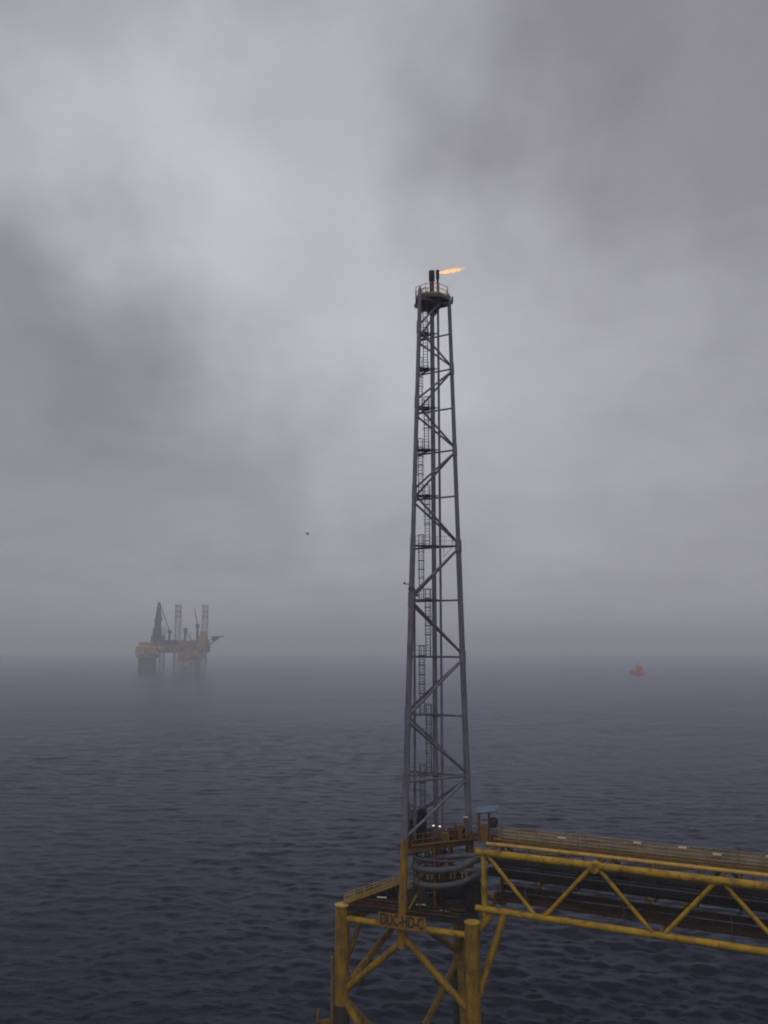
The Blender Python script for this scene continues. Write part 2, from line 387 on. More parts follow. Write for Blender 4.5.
# ================================================================== FLARE TOWER
NODES = [84.0, 79.08, 75.05, 70.63, 65.94, 60.89, 55.5, 49.78, 43.87, 37.87, 31.91, 26.35]
A0, A1 = V((1.98, 86, 26.35)), V((3.95, 88.1, 84.0))
B0, B1 = V((2.16, 94, 26.35)), V((4.12, 91.9, 84.0))
C0, C1 = V((8.60, 90, 26.35)), V((7.22, 90, 84.0))
def leg(k, zz):
    a, b = ((A0, A1), (B0, B1), (C0, C1))[k]
    return a + (b - a) * ((zz - 26.35) / (84.0 - 26.35))
ft = thing('flare_tower', (4.3, 90, 20.0), 'tall slender three-legged grey lattice flare tower on the yellow jacket', 'tower')
for k in range(3):
    lo = leg(k, 26.6); foot = leg(k, 16.9)
    part('leg', MB().tube(lo, leg(k, 55.9), 0.315, 0.285, n=16).tube(leg(k, 55.9), leg(k, 56.6), 0.285, 0.235, n=16, caps=False).tube(leg(k, 56.6), leg(k, 83.5), 0.235, 0.205, n=16), 'steel', ft)
    lb = part('leg_base', MB().tube(lo, leg(k, 22.4), 0.355, n=18).tube(leg(k, 22.4), leg(k, 21.4), 0.355, 0.44, n=18, caps=False).tube(leg(k, 21.4), foot, 0.44, n=18), 'yellow', ft, 'yellow painted foot of the tower leg')
    part('flange', MB().tube(leg(k, 26.5), leg(k, 26.72), 0.385, n=18), 'steel', ft); part('flange', MB().tube(leg(k, 31.6), leg(k, 31.85), 0.37, n=16), 'steel', ft)
for i, zz in enumerate(NODES):
    if i:
        rr = 0.085 + 0.003 * i
        for (k, l) in ((1, 2), (0, 1)):
            part('horizontal_strut', MB().tube(leg(k, zz), leg(l, zz), rr, n=10), 'steel', ft)
        if i == 10: part('horizontal_strut', MB().tube(leg(0, zz), leg(2, zz), rr, n=10), 'steel', ft)
    if i < len(NODES) - 1:
        z1 = NODES[i + 1]; rr = 0.105 + 0.004 * i
        hi_right = i % 2 == 0            # even panels: brace runs from the right leg (top) down to the left legs
        for k in (0, 1):
            a, b = (leg(2, zz - 0.25), leg(k, z1 + 0.3)) if hi_right else (leg(k, zz - 0.25), leg(2, z1 + 0.3))
            part('brace', MB().tube(a, b, rr, n=10), 'steel', ft)
        a, b = (leg(0, zz - .2), leg(1, z1 + .2)) if hi_right else (leg(1, zz - .2), leg(0, z1 + .2))
        part('brace', MB().tube(a, b, rr * 0.9, n=10), 'steel', ft)
for i, zz in enumerate(NODES[1:-1], 1):
    for k in range(3):
        if (k == 2) == (i % 2 == 0): part('node_sleeve', MB().tube(leg(k, zz - 0.65), leg(k, zz + 0.65), (0.345 if zz < 56 else 0.262), n=16), 'steel', ft)
# node bracket with a lamp on the near-left leg
nb = part('bracket', MB().tube(leg(0, 51.2) + V((-0.75, -0.1, 0.05)), leg(0, 51.2), 0.05, n=8).tube(leg(0, 50.6), leg(0, 50.9), 0.36, n=14), 'darksteel', ft)
part('bracket_lamp', MB().lathe(leg(0, 51.2) + V((-0.75, -0.1, 0.0)), [(0.02, 0), (0.11, 0.03), (0.11, 0.22), (0.02, 0.26)], 10), 'darksteel', nb)
part('riser_pipe', MB().tube((3.05, 87.6, 26.2), (3.1, 87.6, 49.3), 0.125, n=12), 'steel', ft)
part('riser_pipe', MB().sweep(spline([(3.1, 87.6, 49.2), (3.1, 87.65, 49.7), (3.2, 88.0, 50.1), (3.5, 89.0, 50.2)]), 0.125, n=12), 'steel', ft)
# flare stacks
sp = part('stack_pipe', MB().tube((5.25, 90, 22), (5.34, 90, 84.9), 0.245, n=18), 'steel', ft)
s2 = part('stack_pipe', MB().tube((5.93, 89.9, 22), (5.99, 89.9, 84.9), 0.13, n=14), 'steel', ft)
part('hot_pipe_end', MB().tube((5.34, 90, 83.1), (5.34, 90, 85.3), 0.26, n=18), 'rustpipe', sp)
part('flare_tip', MB().lathe((5.34, 90, 85.25), [(0.02, 0), (0.30, 0.0), (0.33, 0.06), (0.33, 1.12), (0.30, 1.2), (0.25, 1.2), (0.25, 0.3), (0.02, 0.3)], 20), 'soot', ft)
part('flare_tip', MB().lathe((5.99, 89.9, 84.9), [(0.13, 0), (0.13, 0.5), (0.19, 0.6), (0.19, 1.55), (0.16, 1.62), (0.12, 1.62), (0.12, 0.8), (0.02, 0.8)], 18), 'soot', ft)
for i, zz in enumerate(NODES[1:-1]):
    part('pipe_guide', MB().tube((5.29 + .05 * (zz - 26) / 58, 90, zz - .1), (5.29 + .05 * (zz - 26) / 58, 90, zz + .1), 0.30, n=14).bar((5.3, 90, zz), leg(1, zz), 0.12, 0.12).bar((5.3, 90, zz), (5.96, 89.9, zz), 0.1, 0.1), 'darksteel', ft)
# head platform
ctr = V((5.3, 90, 0)); octo = [(ctr.x + 1.9 * math.cos(R(22.5 + 45 * i)), ctr.y + 1.9 * math.sin(R(22.5 + 45 * i))) for i in range(8)]
hp = part('head_deck', MB().prism(octo, 82.96, 83.12), 'darksteel', ft)
for i in range(8):
    a, b = octo[i], octo[(i + 1) % 8]
    part('edge_plate', MB().bar((a[0], a[1], 82.9), (b[0], b[1], 82.9), 0.07, 0.36), 'darksteel', hp)
part('deck_beam', MB().bar(leg(0, 82.6), leg(2, 82.6), 0.24, 0.5).bar(leg(0, 82.6), leg(1, 82.6), 0.24, 0.5).bar(leg(1, 82.6), leg(2, 82.6), 0.24, 0.5), 'darksteel', hp)
part('beam_end', MB().bar(leg(2, 82.8), leg(2, 82.8) + V((0.4, 0.05, 0.0)), 0.22, 0.42).box(leg(2, 83.0) + V((0.36, 0.05, 0.12)), (0.2, 0.2, 0.6)), 'darksteel', hp)
part('heat_shield', MB().lathe((ctr.x, 90, 81.6), [(0.15, 0), (0.62, 0.04), (0.95, 0.5), (1.5, 1.2), (0.1, 1.22)], 14), 'soot', hp)
part('horn', MB().tube((3.6, 89.2, 82.0), (3.6, 89.0, 82.0), 0.29, n=16).bar((3.6, 89.2, 82.0), leg(0, 82.6), 0.1, 0.1), 'darksteel', hp)
railing([(x, y, 83.12) for x, y in octo + octo[:1]], ft, 'tan', gap=1.3, rails=(1.1, 0.58), r=0.035, name='head_handrail')
# ladders and landings, alternating from level to level
rung_w = 0.46
def ladder(x, y, z0, z1, cage=True):
    mb = MB(); top = z1 + 1.15
    for s in (-1, 1): mb.bar((x + s * rung_w / 2, y, z0), (x + s * rung_w / 2, y, top), 0.05, 0.09)
    n = int((z1 - z0) / 0.32)
    for i in range(n + 1): mb.bar((x - rung_w / 2, y, z0 + 0.3 + i * 0.32), (x + rung_w / 2, y, z0 + 0.3 + i * 0.32), 0.045, 0.045)
    ld = part('ladder', mb, 'darksteel', ft)
    if cage:
        cg = MB(); zs = list(np.linspace(z0 + 2.3, top, max(3, int((top - z0 - 2.3) / 0.85) + 1)))
        arc = [(x + 0.36 * math.cos(R(a)), y - 0.05 - 0.68 * max(0, math.sin(R(a)))) for a in (0, 25, 50, 75, 90, 105, 130, 155, 180)]
        for zz in zs:
            for p, q in zip(arc[:-1], arc[1:]): cg.bar((*p, zz), (*q, zz), 0.02, 0.085)
        for p in arc[::2]: cg.bar((*p, zs[0]), (*p, zs[-1]), 0.05, 0.02)
        part('safety_cage', cg, 'darksteel', ld)
lv = NODES[::-1]
for i in range(len(lv) - 1):
    z0, z1 = lv[i], lv[i + 1]
    left = i % 2 == 0
    if z1 > 83: z1 = 82.9
    ladder(3.95 if left else 4.62, 90.2, z0, z1, True) if i < 9 else ladder(4.55, 89.7, z0, z1, True)
    if i < len(lv) - 2:
        x0 = leg(0, z1).x + 0.25
        ld = part('landing', MB().box(((x0 + 5.0) / 2, 90.35, z1 + 0.06), (5.0 - x0, 1.4, 0.07)), 'darksteel', ft)
        railing([(x0 + 0.05, 89.7, z1 + .1), (x0 + 0.05, 91.05, z1 + .1), (4.95, 91.05, z1 + .1)], ld, 'darksteel', gap=1.0, kick=False, r=0.022)
# wide rest platform halfway up
rp = part('rest_platform', MB().box((6.6, 90.7, 55.56), (2.0, 1.0, 0.08)), 'darksteel', ft)
railing([(5.7, 91.2, 55.6), (7.35, 91.2, 55.6), (7.35, 90.3, 55.6)], rp, 'steel', gap=0.9, kick=False, r=0.022)
part('knee_brace', MB().bar((7.35, 90.5, 55.5), (6.4, 90.5, 54.4), 0.05, 0.05).bar((6.4, 90.5, 54.4), (6.4, 90.5, 55.5), 0.05, 0.05), 'steel', rp)
# main deck round the tower foot
md = [(1.9, 86.4), (2.5, 86.0), (9.3, 89.3), (11.0, 88.3), (12.0, 90.2), (9.6, 91.6), (2.6, 95.0), (1.9, 94.6)]
dk = part('main_deck', MB().prism(md, 25.74, 25.9), 'brown', ft)
for a, b, m_ in (((2.2, 86.1), (8.7, 89.7), 'ochre'), ((2.05, 86.3), (2.2, 93.8), 'brown'), ((2.3, 94.0), (8.7, 90.3), 'brown')):
    part('edge_beam', MB().bar((*a, 25.52), (*b, 25.52), 0.22, 0.4), m_, dk)
part('cross_girder', MB().bar((2.3, 86.6, 25.2), (6.6, 90.6, 25.2), 0.2, 0.5), 'ochre', dk)
for t in (0.3, 0.55, 0.8):
    part('joist', MB().bar(lerp((2.3, 86.3, 25.5), (8.6, 89.6, 25.5), t), lerp((2.3, 93.8, 25.5), (8.6, 90.5, 25.5), t), 0.16, 0.4), 'brown', dk)
part('deck_hanger', MB().tube((4.9, 87.0, 25.5), (4.9, 87.0, 19.9), 0.13, n=10).tube((6.9, 91.0, 25.5), (6.9, 91.0, 19.9), 0.13, n=10), 'ochre', dk)
part('deck_strut', MB().tube((4.3, 86.6, 23.2), (2.3, 85.9, 20.2), 0.11, n=10), 'yellow', dk)
railing([(2.7, 86.2, 25.9), (9.2, 89.35, 25.9), (10.9, 88.4, 25.9)], ft, 'ochre', gap=1.2)
railing([(2.6, 94.9, 25.9), (9.6, 91.5, 25.9), (11.9, 90.2, 25.9)], ft, 'ochre', gap=1.2)
railing([(1.95, 86.6, 25.9), (1.95, 94.4, 25.9)], ft, 'ochre', gap=1.2)

# ================================================================== NAME SIGN on the jacket's front beam
fu = (FG - LG).normalized(); ang = math.atan2(fu.y, fu.x); fn = V((fu.y, -fu.x, 0))      # fn points towards the camera side
sc0 = LG + fu * 6.72 + fn * 1.02
sg = thing('name_sign', (sc0.x, sc0.y, 19.05), 'yellow board reading DUC-HD-C on the front beam of the jacket', 'sign')
part('board', MB().box((sc0.x, sc0.y, 19.5), (4.75, 0.06, 1.28), ang), 'signboard', sg)
fr = MB()
for sgn in (-1, 1):
    c = sc0 + fu * sgn * 1.7
    fr.bar(at(c, 19.2) - fn * 0.05, at(c, 19.0) - fn * 0.75, 0.1, 0.1).bar(at(c, 20.1) - fn * 0.05, at(c, 19.15) - fn * 0.72, 0.07, 0.07)
part('bracket', fr, 'ochre', sg)
cu = bpy.data.curves.new('lettering', 'FONT'); cu.body = 'DUC-HD-C'; cu.size = 1.42; cu.align_x = 'CENTER'; cu.align_y = 'CENTER'
cu.extrude = 0.008; cu.offset = 0.03; cu.space_character = 0.98
tmp = bpy.data.objects.new('lettering_curve', cu); COL.objects.link(tmp)
bpy.context.view_layer.update()
lm = bpy.data.meshes.new_from_object(tmp.evaluated_get(bpy.context.evaluated_depsgraph_get()))
bpy.data.objects.remove(tmp); bpy.data.curves.remove(cu)
lm.name = 'lettering'; lm.materials.clear(); lm.materials.append(M['letter'])
xs = [v.co.x for v in lm.vertices]; wd = max(xs) - min(xs); mx = (max(xs) + min(xs)) / 2
for v in lm.vertices: v.co.x = (v.co.x - mx) * 4.35 / wd
lt = bpy.data.objects.new('lettering', lm); COL.objects.link(lt); lt.parent = sg
lp = at(sc0, 19.52) + fn * 0.042
lt.location = lp - WL[sg]; lt.rotation_euler = (R(90), 0, ang)

# ================================================================== PIPE BRIDGE
bu = V((0.8837, -0.468, 0)).normalized(); bn = V((-bu.y, bu.x, 0)); B_O = V((8.9, 85.0, 0)); bang = math.atan2(bu.y, bu.x)
def bp(t, o, z): return B_O + bu * t + bn * o + V((0, 0, z))
LEN = 46.0
br = thing('pipe_bridge', bp(0, 2.5, 20.2), 'yellow tubular truss bridge carrying pipes and walkways away from the tower', 'bridge')
TOPN = [0.7, 11.2, 21.6, 32.0, 42.4]; BOTN = [5.95, 16.4, 26.8, 37.2]
for o in (0.0, 5.0):
    part('top_chord', MB().tube(bp(-0.2, o, 25.67), bp(LEN, o, 25.67), 0.33, n=18), 'yellowh', br)
    part('bottom_chord', MB().tube(bp(-0.25, o, 20.63), bp(LEN, o, 20.63), 0.31, n=18), 'yellowh', br)
    part('end_post', MB().tube(bp(0.6, o, 25.5), bp(0.6, o, 19.9), 0.26, n=14), 'yellowh', br)
    for k, bt in enumerate(BOTN):
        part('brace', MB().tube(bp(TOPN[k] + 0.25, o, 25.5), bp(bt - 0.4, o, 20.7), 0.19, n=12), 'yellowh', br)
        part('brace', MB().tube(bp(TOPN[k + 1] - 0.4, o, 25.5), bp(bt + 0.4, o, 20.7), 0.19, n=12), 'yellowh', br)
    for t in (9.3, 3.0, 28.0): part('chord_band', MB().tube(bp(t, o, 25.67), bp(t + 0.25, o, 25.67), 0.35, n=18), 'yellowh', br)
part('node_can', MB().tube(bp(11.2, -0.62, 25.62), bp(11.2, 0.3, 25.62), 0.47, n=22), 'yellowh', br)
for t in TOPN: part('cross_beam', MB().tube(bp(t, 0.2, 25.6), bp(t, 4.8, 25.6), 0.17, n=12), 'ochre', br)
for t in BOTN + [0.7]: part('cross_beam', MB().tube(bp(t, 0.2, 20.6), bp(t, 4.8, 20.6), 0.17, n=12), 'ochre', br)
for k in range(4):
    part('plan_brace', MB().tube(bp(TOPN[k], 0.2, 25.55), bp(TOPN[k + 1], 4.8, 25.55), 0.1, n=10), 'ochre', br)
# pipes
part('top_pipe', MB().tube(bp(0.3, 1.55, 26.16), bp(LEN, 1.55, 26.16), 0.165, n=14), 'paleyellow', br)
part('top_pipe', MB().tube(bp(0.5, 2.6, 26.02), bp(LEN, 2.6, 26.02), 0.09, n=10), 'paleyellow', br)
for t in (4.5, 8.3, 12.2, 16.0, 20.0, 24.0, 28.0, 32.0): part('pipe_shoe', MB().box(bp(t, 1.55, 25.85), (0.18, 0.5, 0.35), bang), 'ochre', br)
for o, zz, r_, m_ in ((1.9, 24.55, 0.30, 'darkpipe_deckshade'), (1.9, 23.55, 0.42, 'darkpipe_deckshade'), (3.0, 24.5, 0.36, 'darkpipe_deckshade'), (3.1, 23.5, 0.38, 'darkpipe_deckshade')):
    part('carried_pipe', MB().tube(bp(0.4, o, zz), bp(LEN, o, zz), r_, n=16), m_, br)
part('conduit', MB().tube(bp(0.8, 1.35, 24.08), bp(LEN, 1.35, 24.08), 0.075, n=8), 'greypipe', br)
for i in range(13):
    t = 2.2 + i * 3.45
    part('hanger', MB().bar(bp(t, 1.35, 25.6), bp(t, 1.35, 22.95), 0.06, 0.09).bar(bp(t, 3.6, 25.6), bp(t, 3.6, 22.95), 0.06, 0.09).bar(bp(t, 1.2, 23.0), bp(t, 3.8, 23.0), 0.12, 0.14), 'brown', br)
# upper walkway, railings with infill panels
uw = part('upper_walkway', MB().bar(bp(0.6, 4.55, 25.98), bp(LEN, 4.55, 25.98), 1.35, 0.12), 'brown', br)
part('walkway_stringer', MB().bar(bp(1.0, 3.86, 25.86), bp(LEN, 3.86, 25.86), 0.1, 0.3).bar(bp(1.0, 5.26, 25.86), bp(LEN, 5.26, 25.86), 0.1, 0.3), 'ochre', uw)
pan = MB(); PW = 1.93
for i in range(13): pan.bar((-PW / 2 + PW * i / 12, 0, 0.08), (-PW / 2 + PW * i / 12, 0, 1.05), 0.032, 0.02)
for zz in (0.09, 0.4, 0.72, 1.06): pan.bar((-PW / 2, 0, zz), (PW / 2, 0, zz), 0.03, 0.035)
pm = pan.mesh('rail_panel', M['tan'])
rp_post = MB().tube((0, 0, 0), (0, 0, 1.16), 0.035, n=6).mesh('rail_post', M['ochre'])
for o in (3.92, 5.2):
    n = int((LEN - 0.6) / 2.0)
    for i in range(n):
        inst('rail_panel', pm, uw, bp(0.6 + (i + 0.5) * 2.0, o, 26.03), bang)
        inst('rail_post', rp_post, uw, bp(0.6 + i * 2.0, o, 26.03), bang)
# lower walkway
lw = part('lower_walkway', MB().bar(bp(0.5, 3.7, 20.98), bp(LEN, 3.7, 20.98), 1.5, 0.14), 'brown', br)
part('cable_tray', MB().bar(bp(0.8, 4.75, 21.5), bp(LEN, 4.75, 21.5), 0.12, 0.55).bar(bp(0.8, 2.6, 20.95), bp(LEN, 2.6, 20.95), 0.5, 0.22), 'brown', br)
for o in (3.0, 4.4): railing([bp(0.8, o, 21.05), bp(LEN, o, 21.05)], br, 'brown', gap=2.0, rails=(1.1, 0.75, 0.4), r=0.035)
# prop from the jacket's near-right leg up to the bridge
part('bridge_prop', MB().tube((FG.x + 0.3, FG.y + 0.05, 13.2), bp(2.6, 0.0, 20.5), 0.33, n=14), 'yellow', jk)
part('bridge_bracket', MB().tube((FG.x + 0.5, FG.y + 0.2, 19.2), bp(1.0, 0.15, 19.95), 0.36, n=14).tube((RG.x + 0.3, RG.y - 0.4, 19.3), bp(0.7, 5.0, 19.95), 0.34, n=14), 'yellow', jk)

# lamps on the bridge
ORD = ['first', 'second', 'third', 'fourth', 'fifth', 'sixth', 'seventh', 'eighth']
for k, t in enumerate((7.1, 13.9, 17.9, 21.0, 25.2, 27.9, 34.0, 38.0)):
    c = bp(t, 5.02 if k % 3 else 3.75, 26.95)
    single('railing_lamp', MB().box(c, (0.72, 0.16, 0.13), bang), 'white', c - V((0, 0, 0.065)),
           ORD[k] + ' white oblong lamp casing from the tower on the bridge upper walkway railing', 'lamp', 'lamps along the upper walkway railing')
for k, t in enumerate((4.3, 13.3, 22.2, 31.0)):
    p = thing('lamp_post', bp(t, 1.0, 20.9), ORD[k] + ' slim dark T-shaped lamp post from the tower on the bridge lower level', 'lamp post', 'lamp posts along the lower walkway')
    part('post', MB().tube(bp(t, 1.0, 20.6), bp(t, 1.0, 23.0), 0.05, n=8), 'darksteel', p)
    part('lamp_head', MB().box(bp(t, 1.0, 23.06), (1.0, 0.16, 0.13), bang), 'darksteel', p)

# ================================================================== EQUIPMENT on the decks
def pipe_loop(zf, dx, rr, label):
    pts = [(12.2, 86.5, zf + 0.5), (10.2, 86.9, zf + 0.75), (8.6, 86.2, zf + 0.55), (7.2, 85.5, zf + 0.12), (5.6, 85.0, zf), (4.0 + dx, 85.0, zf), (3.15 + dx, 85.6, zf + 0.05),
           (3.0 + dx, 86.7, zf + 0.1), (3.6 + dx, 87.7, zf + 0.2), (5.2, 88.2, zf + 0.35), (8.0, 88.4, zf + 0.5), (12.5, 87.6, zf + 0.6)]
    lp_ = single('expansion_loop', MB().sweep(spline(pts), rr, n=16), 'greypipe', (6, 86.5, zf - rr), label, 'pipe', 'expansion loops under the main deck')
    sp_ = spline(pts)
    for k in (8, 19, 29, 40, 52):
        a, b = sp_[k], sp_[k + 1]; dd = (b - a).normalized()
        part('flange', MB().tube(a - dd * 0.06, a + dd * 0.06, rr + 0.09, n=16), 'darksteel', lp_)
    for k in (24, 35):
        part('pipe_support', MB().bar(sp_[k] - V((0, 0, rr)), at(sp_[k], 19.9), 0.14, 0.14), 'brown', lp_)
    return lp_
pipe_loop(24.02, 0.0, 0.30, 'upper curved grey pipe loop under the tower deck')
pipe_loop(22.62, 0.25, 0.29, 'lower curved grey pipe loop beneath the row of valve stubs')
sl = MB().sweep(spline([(10.5, 86.0, 25.1), (8.3, 86.2, 24.75), (5.8, 85.5, 24.7), (3.4, 85.4, 24.95), (2.7, 86.6, 25.1)]), 0.09, n=10)
single('drain_pipe', sl, 'greypipe', (6, 86, 24.6), 'thin grey pipe running above the upper pipe loop', 'pipe')
vmf = thing('valve_manifold', (5.6, 85.4, 22.9), 'row of tan valve stubs between the two grey pipe loops', 'manifold')
part('header', MB().tube((3.7, 85.3, 23.05), (8.3, 85.9, 23.2), 0.12, n=10), 'brown', vmf)
for i in range(13):
    c = lerp((3.8, 85.22, 23.05), (8.2, 85.8, 23.2), i / 12); h = 0.38 + 0.2 * random.random()
    part('valve_stub', MB().tube(c, c + V((0, 0, h)), 0.06, n=8).tube(c + V((0, 0, h)), c + V((0, 0, h + 0.06)), 0.15, n=10), 'tan' if i % 3 else 'brown', vmf)
kd = thing('knockout_drum', (6.9, 88.6, 19.9), 'large black horizontal drum under the pipe loops on the cellar deck', 'drum')
dr = MB(); prof = [(0.05, -0.55), (0.7, -0.42), (1.1, -0.15), (1.2, 0.15), (1.2, 4.2), (1.1, 4.5), (0.7, 4.77), (0.05, 4.9)]
mtx = Matrix.Translation((4.7, 88.9, 21.55)) @ Matrix.Rotation(R(90), 4, 'Y')
tmpb = MB().lathe((0, 0, 0), prof, 22); dr.add([mtx @ V(p) for p in tmpb.v], tmpb.f, True)
part('shell', dr, 'darkpipe_deckshade', kd)
for x in (5.6, 8.2): part('saddle', MB().box((x, 88.9, 20.3), (0.3, 1.9, 0.85)), 'brown', kd)
part('nozzle', MB().tube((6.4, 88.9, 22.6), (6.4, 88.9, 23.4), 0.25, n=12).tube((7.6, 88.9, 22.6), (7.6, 88.9, 23.2), 0.18, n=12), 'darkpipe_deckshade', kd)
cabx = thing('control_cabinet', (8.9, 86.6, 19.9), 'tall dark cabinet beside the drum near the bridge end post', 'cabinet')
part('case', MB().box((8.6, 86.8, 21.2), (1.3, 1.0, 2.4), R(-20)), 'darkpipe_deckshade', cabx)
part('door', MB().box((8.42, 86.28, 21.2), (0.9, 0.05, 2.0), R(-20)), 'darkpipe_deckshade', cabx)
for c, rz, lab in (((3.55, 86.4, 20.55), -0.05, 'white tube lamp casing on the cellar deck beside the tower leg foot'), ((5.7, 85.7, 20.15), -0.6, 'white tube lamp casing lying askew in front of the black drum'),
                   ((-0.2, 88.6, 20.6), -0.25, 'white tube lamp casing beside the tan railing')):
    t = thing('tube_lamp', V(c) - V((0, 0, 0.6)), lab, 'lamp', 'tube lamps on the cellar deck')
    part('casing', MB().box(c, (0.95, 0.14, 0.10), rz), 'white', t)
    part('bracket', MB().tube(V(c) - V((0, 0, 0.75)), V(c) - V((0, 0, 0.05)), 0.035, n=6), 'brown', t)
pp = thing('process_piping', (6.0, 89.5, 19.9), 'tangle of rusty brown vertical pipes and valves between the tower decks', 'pipework')
rp_ = random.Random(11)
for k in range(16):
    x, y = rp_.uniform(2.9, 9.2), rp_.uniform(88.0, 91.6); r_ = rp_.choice([0.07, 0.1, 0.14, 0.2])
    part('riser', MB().tube((x, y, 19.9), (x, y, 25.5), r_, n=10), rp_.choice(['brown', 'darkpipe_deckshade', 'ochre', 'brown', 'darksteel']), pp)
for k in range(9):
    z_ = rp_.uniform(20.8, 25.1); y = rp_.uniform(87.6, 90.5); x = rp_.uniform(2.6, 4.5)
    part('header', MB().tube((x, y, z_), (x + rp_.uniform(3, 5.5), y + rp_.uniform(-0.6, 1.0), z_), rp_.choice([0.06, 0.09, 0.15]), n=10), rp_.choice(['brown', 'darkpipe_deckshade', 'darksteel']), pp)
for k in range(10):
    c = V((rp_.uniform(3.2, 8.8), rp_.uniform(87.5, 89.5), rp_.uniform(20.6, 24.8)))
    part('valve', MB().tube(c - V((0, 0.18, 0)), c + V((0, 0.18, 0)), 0.22, n=10).tube(c, c + V((0, 0, 0.5)), 0.05, n=6).tube(c + V((0, 0, 0.5)), c + V((0, 0, 0.56)), 0.2, n=10), rp_.choice(['brown', 'ochre', 'darksteel']), pp)
for k, (x, y, w_, h_, m_) in enumerate(((6.9, 89.2, 0.8, 1.0, 'brown'), (7.5, 89.6, 0.5, 1.3, 'ochre'), (6.1, 88.6, 0.6, 0.7, 'ochre'), (4.3, 87.7, 0.5, 0.8, 'brown'), (7.9, 90.4, 0.7, 0.9, 'brown'))):
    single('deck_box', MB().box((x, y, 25.9 + h_ / 2), (w_, 0.6, h_), 0.5).box((x, y, 25.92 + h_), (w_ * 1.1, 0.68, 0.05), 0.5), m_, (x, y, 25.9),
           ['squat rusty locker by the tower deck railing', 'tall narrow ochre locker beside the right tower leg', 'low ochre box in front of the stack pipes', 'small rusty box beside the dark equipment rack', 'rusty box behind the right tower leg'][k], 'locker', 'lockers on the tower deck')
# blue canopy shelter with horn drum
sh = thing('canopy_shelter', (10.1, 88.4, 25.9), 'small yellow frame with tilted blue canopy at the tower end of the bridge', 'shelter')
for dx, dy in ((-0.55, -0.4), (0.45, -0.4), (-0.55, 0.5), (0.45, 0.5)):
    part('post', MB().tube((10.0 + dx, 88.4 + dy, 25.9), (10.0 + dx, 88.4 + dy, 28.75), 0.075, n=8), 'ochre', sh)
part('canopy', MB().add([(8.95, 87.4, 28.78), (11.0, 87.2, 28.98), (11.7, 89.4, 29.2), (9.5, 89.5, 29.0), (8.95, 87.4, 28.66), (11.0, 87.2, 28.86), (11.7, 89.4, 29.08), (9.5, 89.5, 28.88)],
     [(0, 1, 2, 3), (7, 6, 5, 4), (0, 4, 5, 1), (1, 5, 6, 2), (2, 6, 7, 3), (3, 7, 4, 0)]), 'blue', sh)
part('locker', MB().box((9.85, 88.4, 26.6), (0.75, 0.8, 1.3)), 'ochre', sh)
part('cross_rail', MB().bar((9.45, 88.0, 28.0), (10.45, 88.0, 28.0), 0.06, 0.1).bar((9.45, 88.0, 27.3), (10.45, 88.0, 27.3), 0.06, 0.1), 'ochre', sh)
tmpb = MB().lathe((0, 0, 0), [(0.05, -0.25), (0.42, -0.25), (0.52, -0.16), (0.52, 0.16), (0.42, 0.25), (0.05, 0.25)], 18); hd = MB()
mtx = Matrix.Translation((10.85, 88.0, 27.75)) @ Matrix.Rotation(R(50), 4, 'Z') @ Matrix.Rotation(R(90), 4, 'X')
hd.add([mtx @ V(p) for p in tmpb.v], tmpb.f, True); hd.bar((10.45, 88.1, 27.75), (10.85, 88.0, 27.75), 0.1, 0.1)
part('foghorn', hd, 'rubber', sh)
# dark equipment skid at the tower foot
sk = thing('equipment_skid', (3.3, 88.6, 25.9), 'cluttered dark rack of tanks and pipes inside the tower foot', 'equipment')
part('frame', MB().bar((2.5, 87.8, 25.9), (2.5, 87.8, 29.6), 0.12, 0.12).bar((4.2, 87.8, 25.9), (4.2, 87.8, 29.2), 0.12, 0.12).bar((2.5, 89.4, 25.9), (2.5, 89.4, 29.6), 0.12, 0.12)
     .bar((4.2, 89.4, 25.9), (4.2, 89.4, 29.2), 0.12, 0.12).bar((2.5, 87.8, 29.5), (4.2, 87.8, 29.1), 0.1, 0.1).bar((2.5, 87.8, 27.6), (4.2, 87.8, 27.6), 0.1, 0.12), 'darksteel', sk)
part('tank', MB().lathe((3.7, 88.5, 26.0), [(0.1, 0), (0.48, 0.05), (0.5, 0.2), (0.5, 2.6), (0.38, 2.9), (0.05, 3.0)], 16), 'darkpipe_deckshade', sk)
part('tank', MB().lathe((2.85, 88.2, 26.0), [(0.1, 0), (0.3, 0.05), (0.32, 0.2), (0.32, 1.7), (0.2, 1.95), (0.05, 2.0)], 14), 'brown', sk)
part('junction_box', MB().box((3.0, 87.75, 28.6), (0.7, 0.25, 0.8)), 'darksteel', sk)
part('junction_box', MB().box((2.72, 87.75, 27.3), (0.4, 0.25, 0.45)), 'brown', sk)
for k in range(5):
    x = 2.7 + 0.32 * k
    part('hose', MB().sweep(spline([(x, 87.7, 26.0), (x + 0.15, 87.6, 27.0 + 0.3 * (k % 2)), (x - 0.1, 87.65, 27.9), (x + 0.25, 87.8, 28.5 + 0.2 * (k % 3))]), 0.06, n=8), 'darkpipe_deckshade', sk)
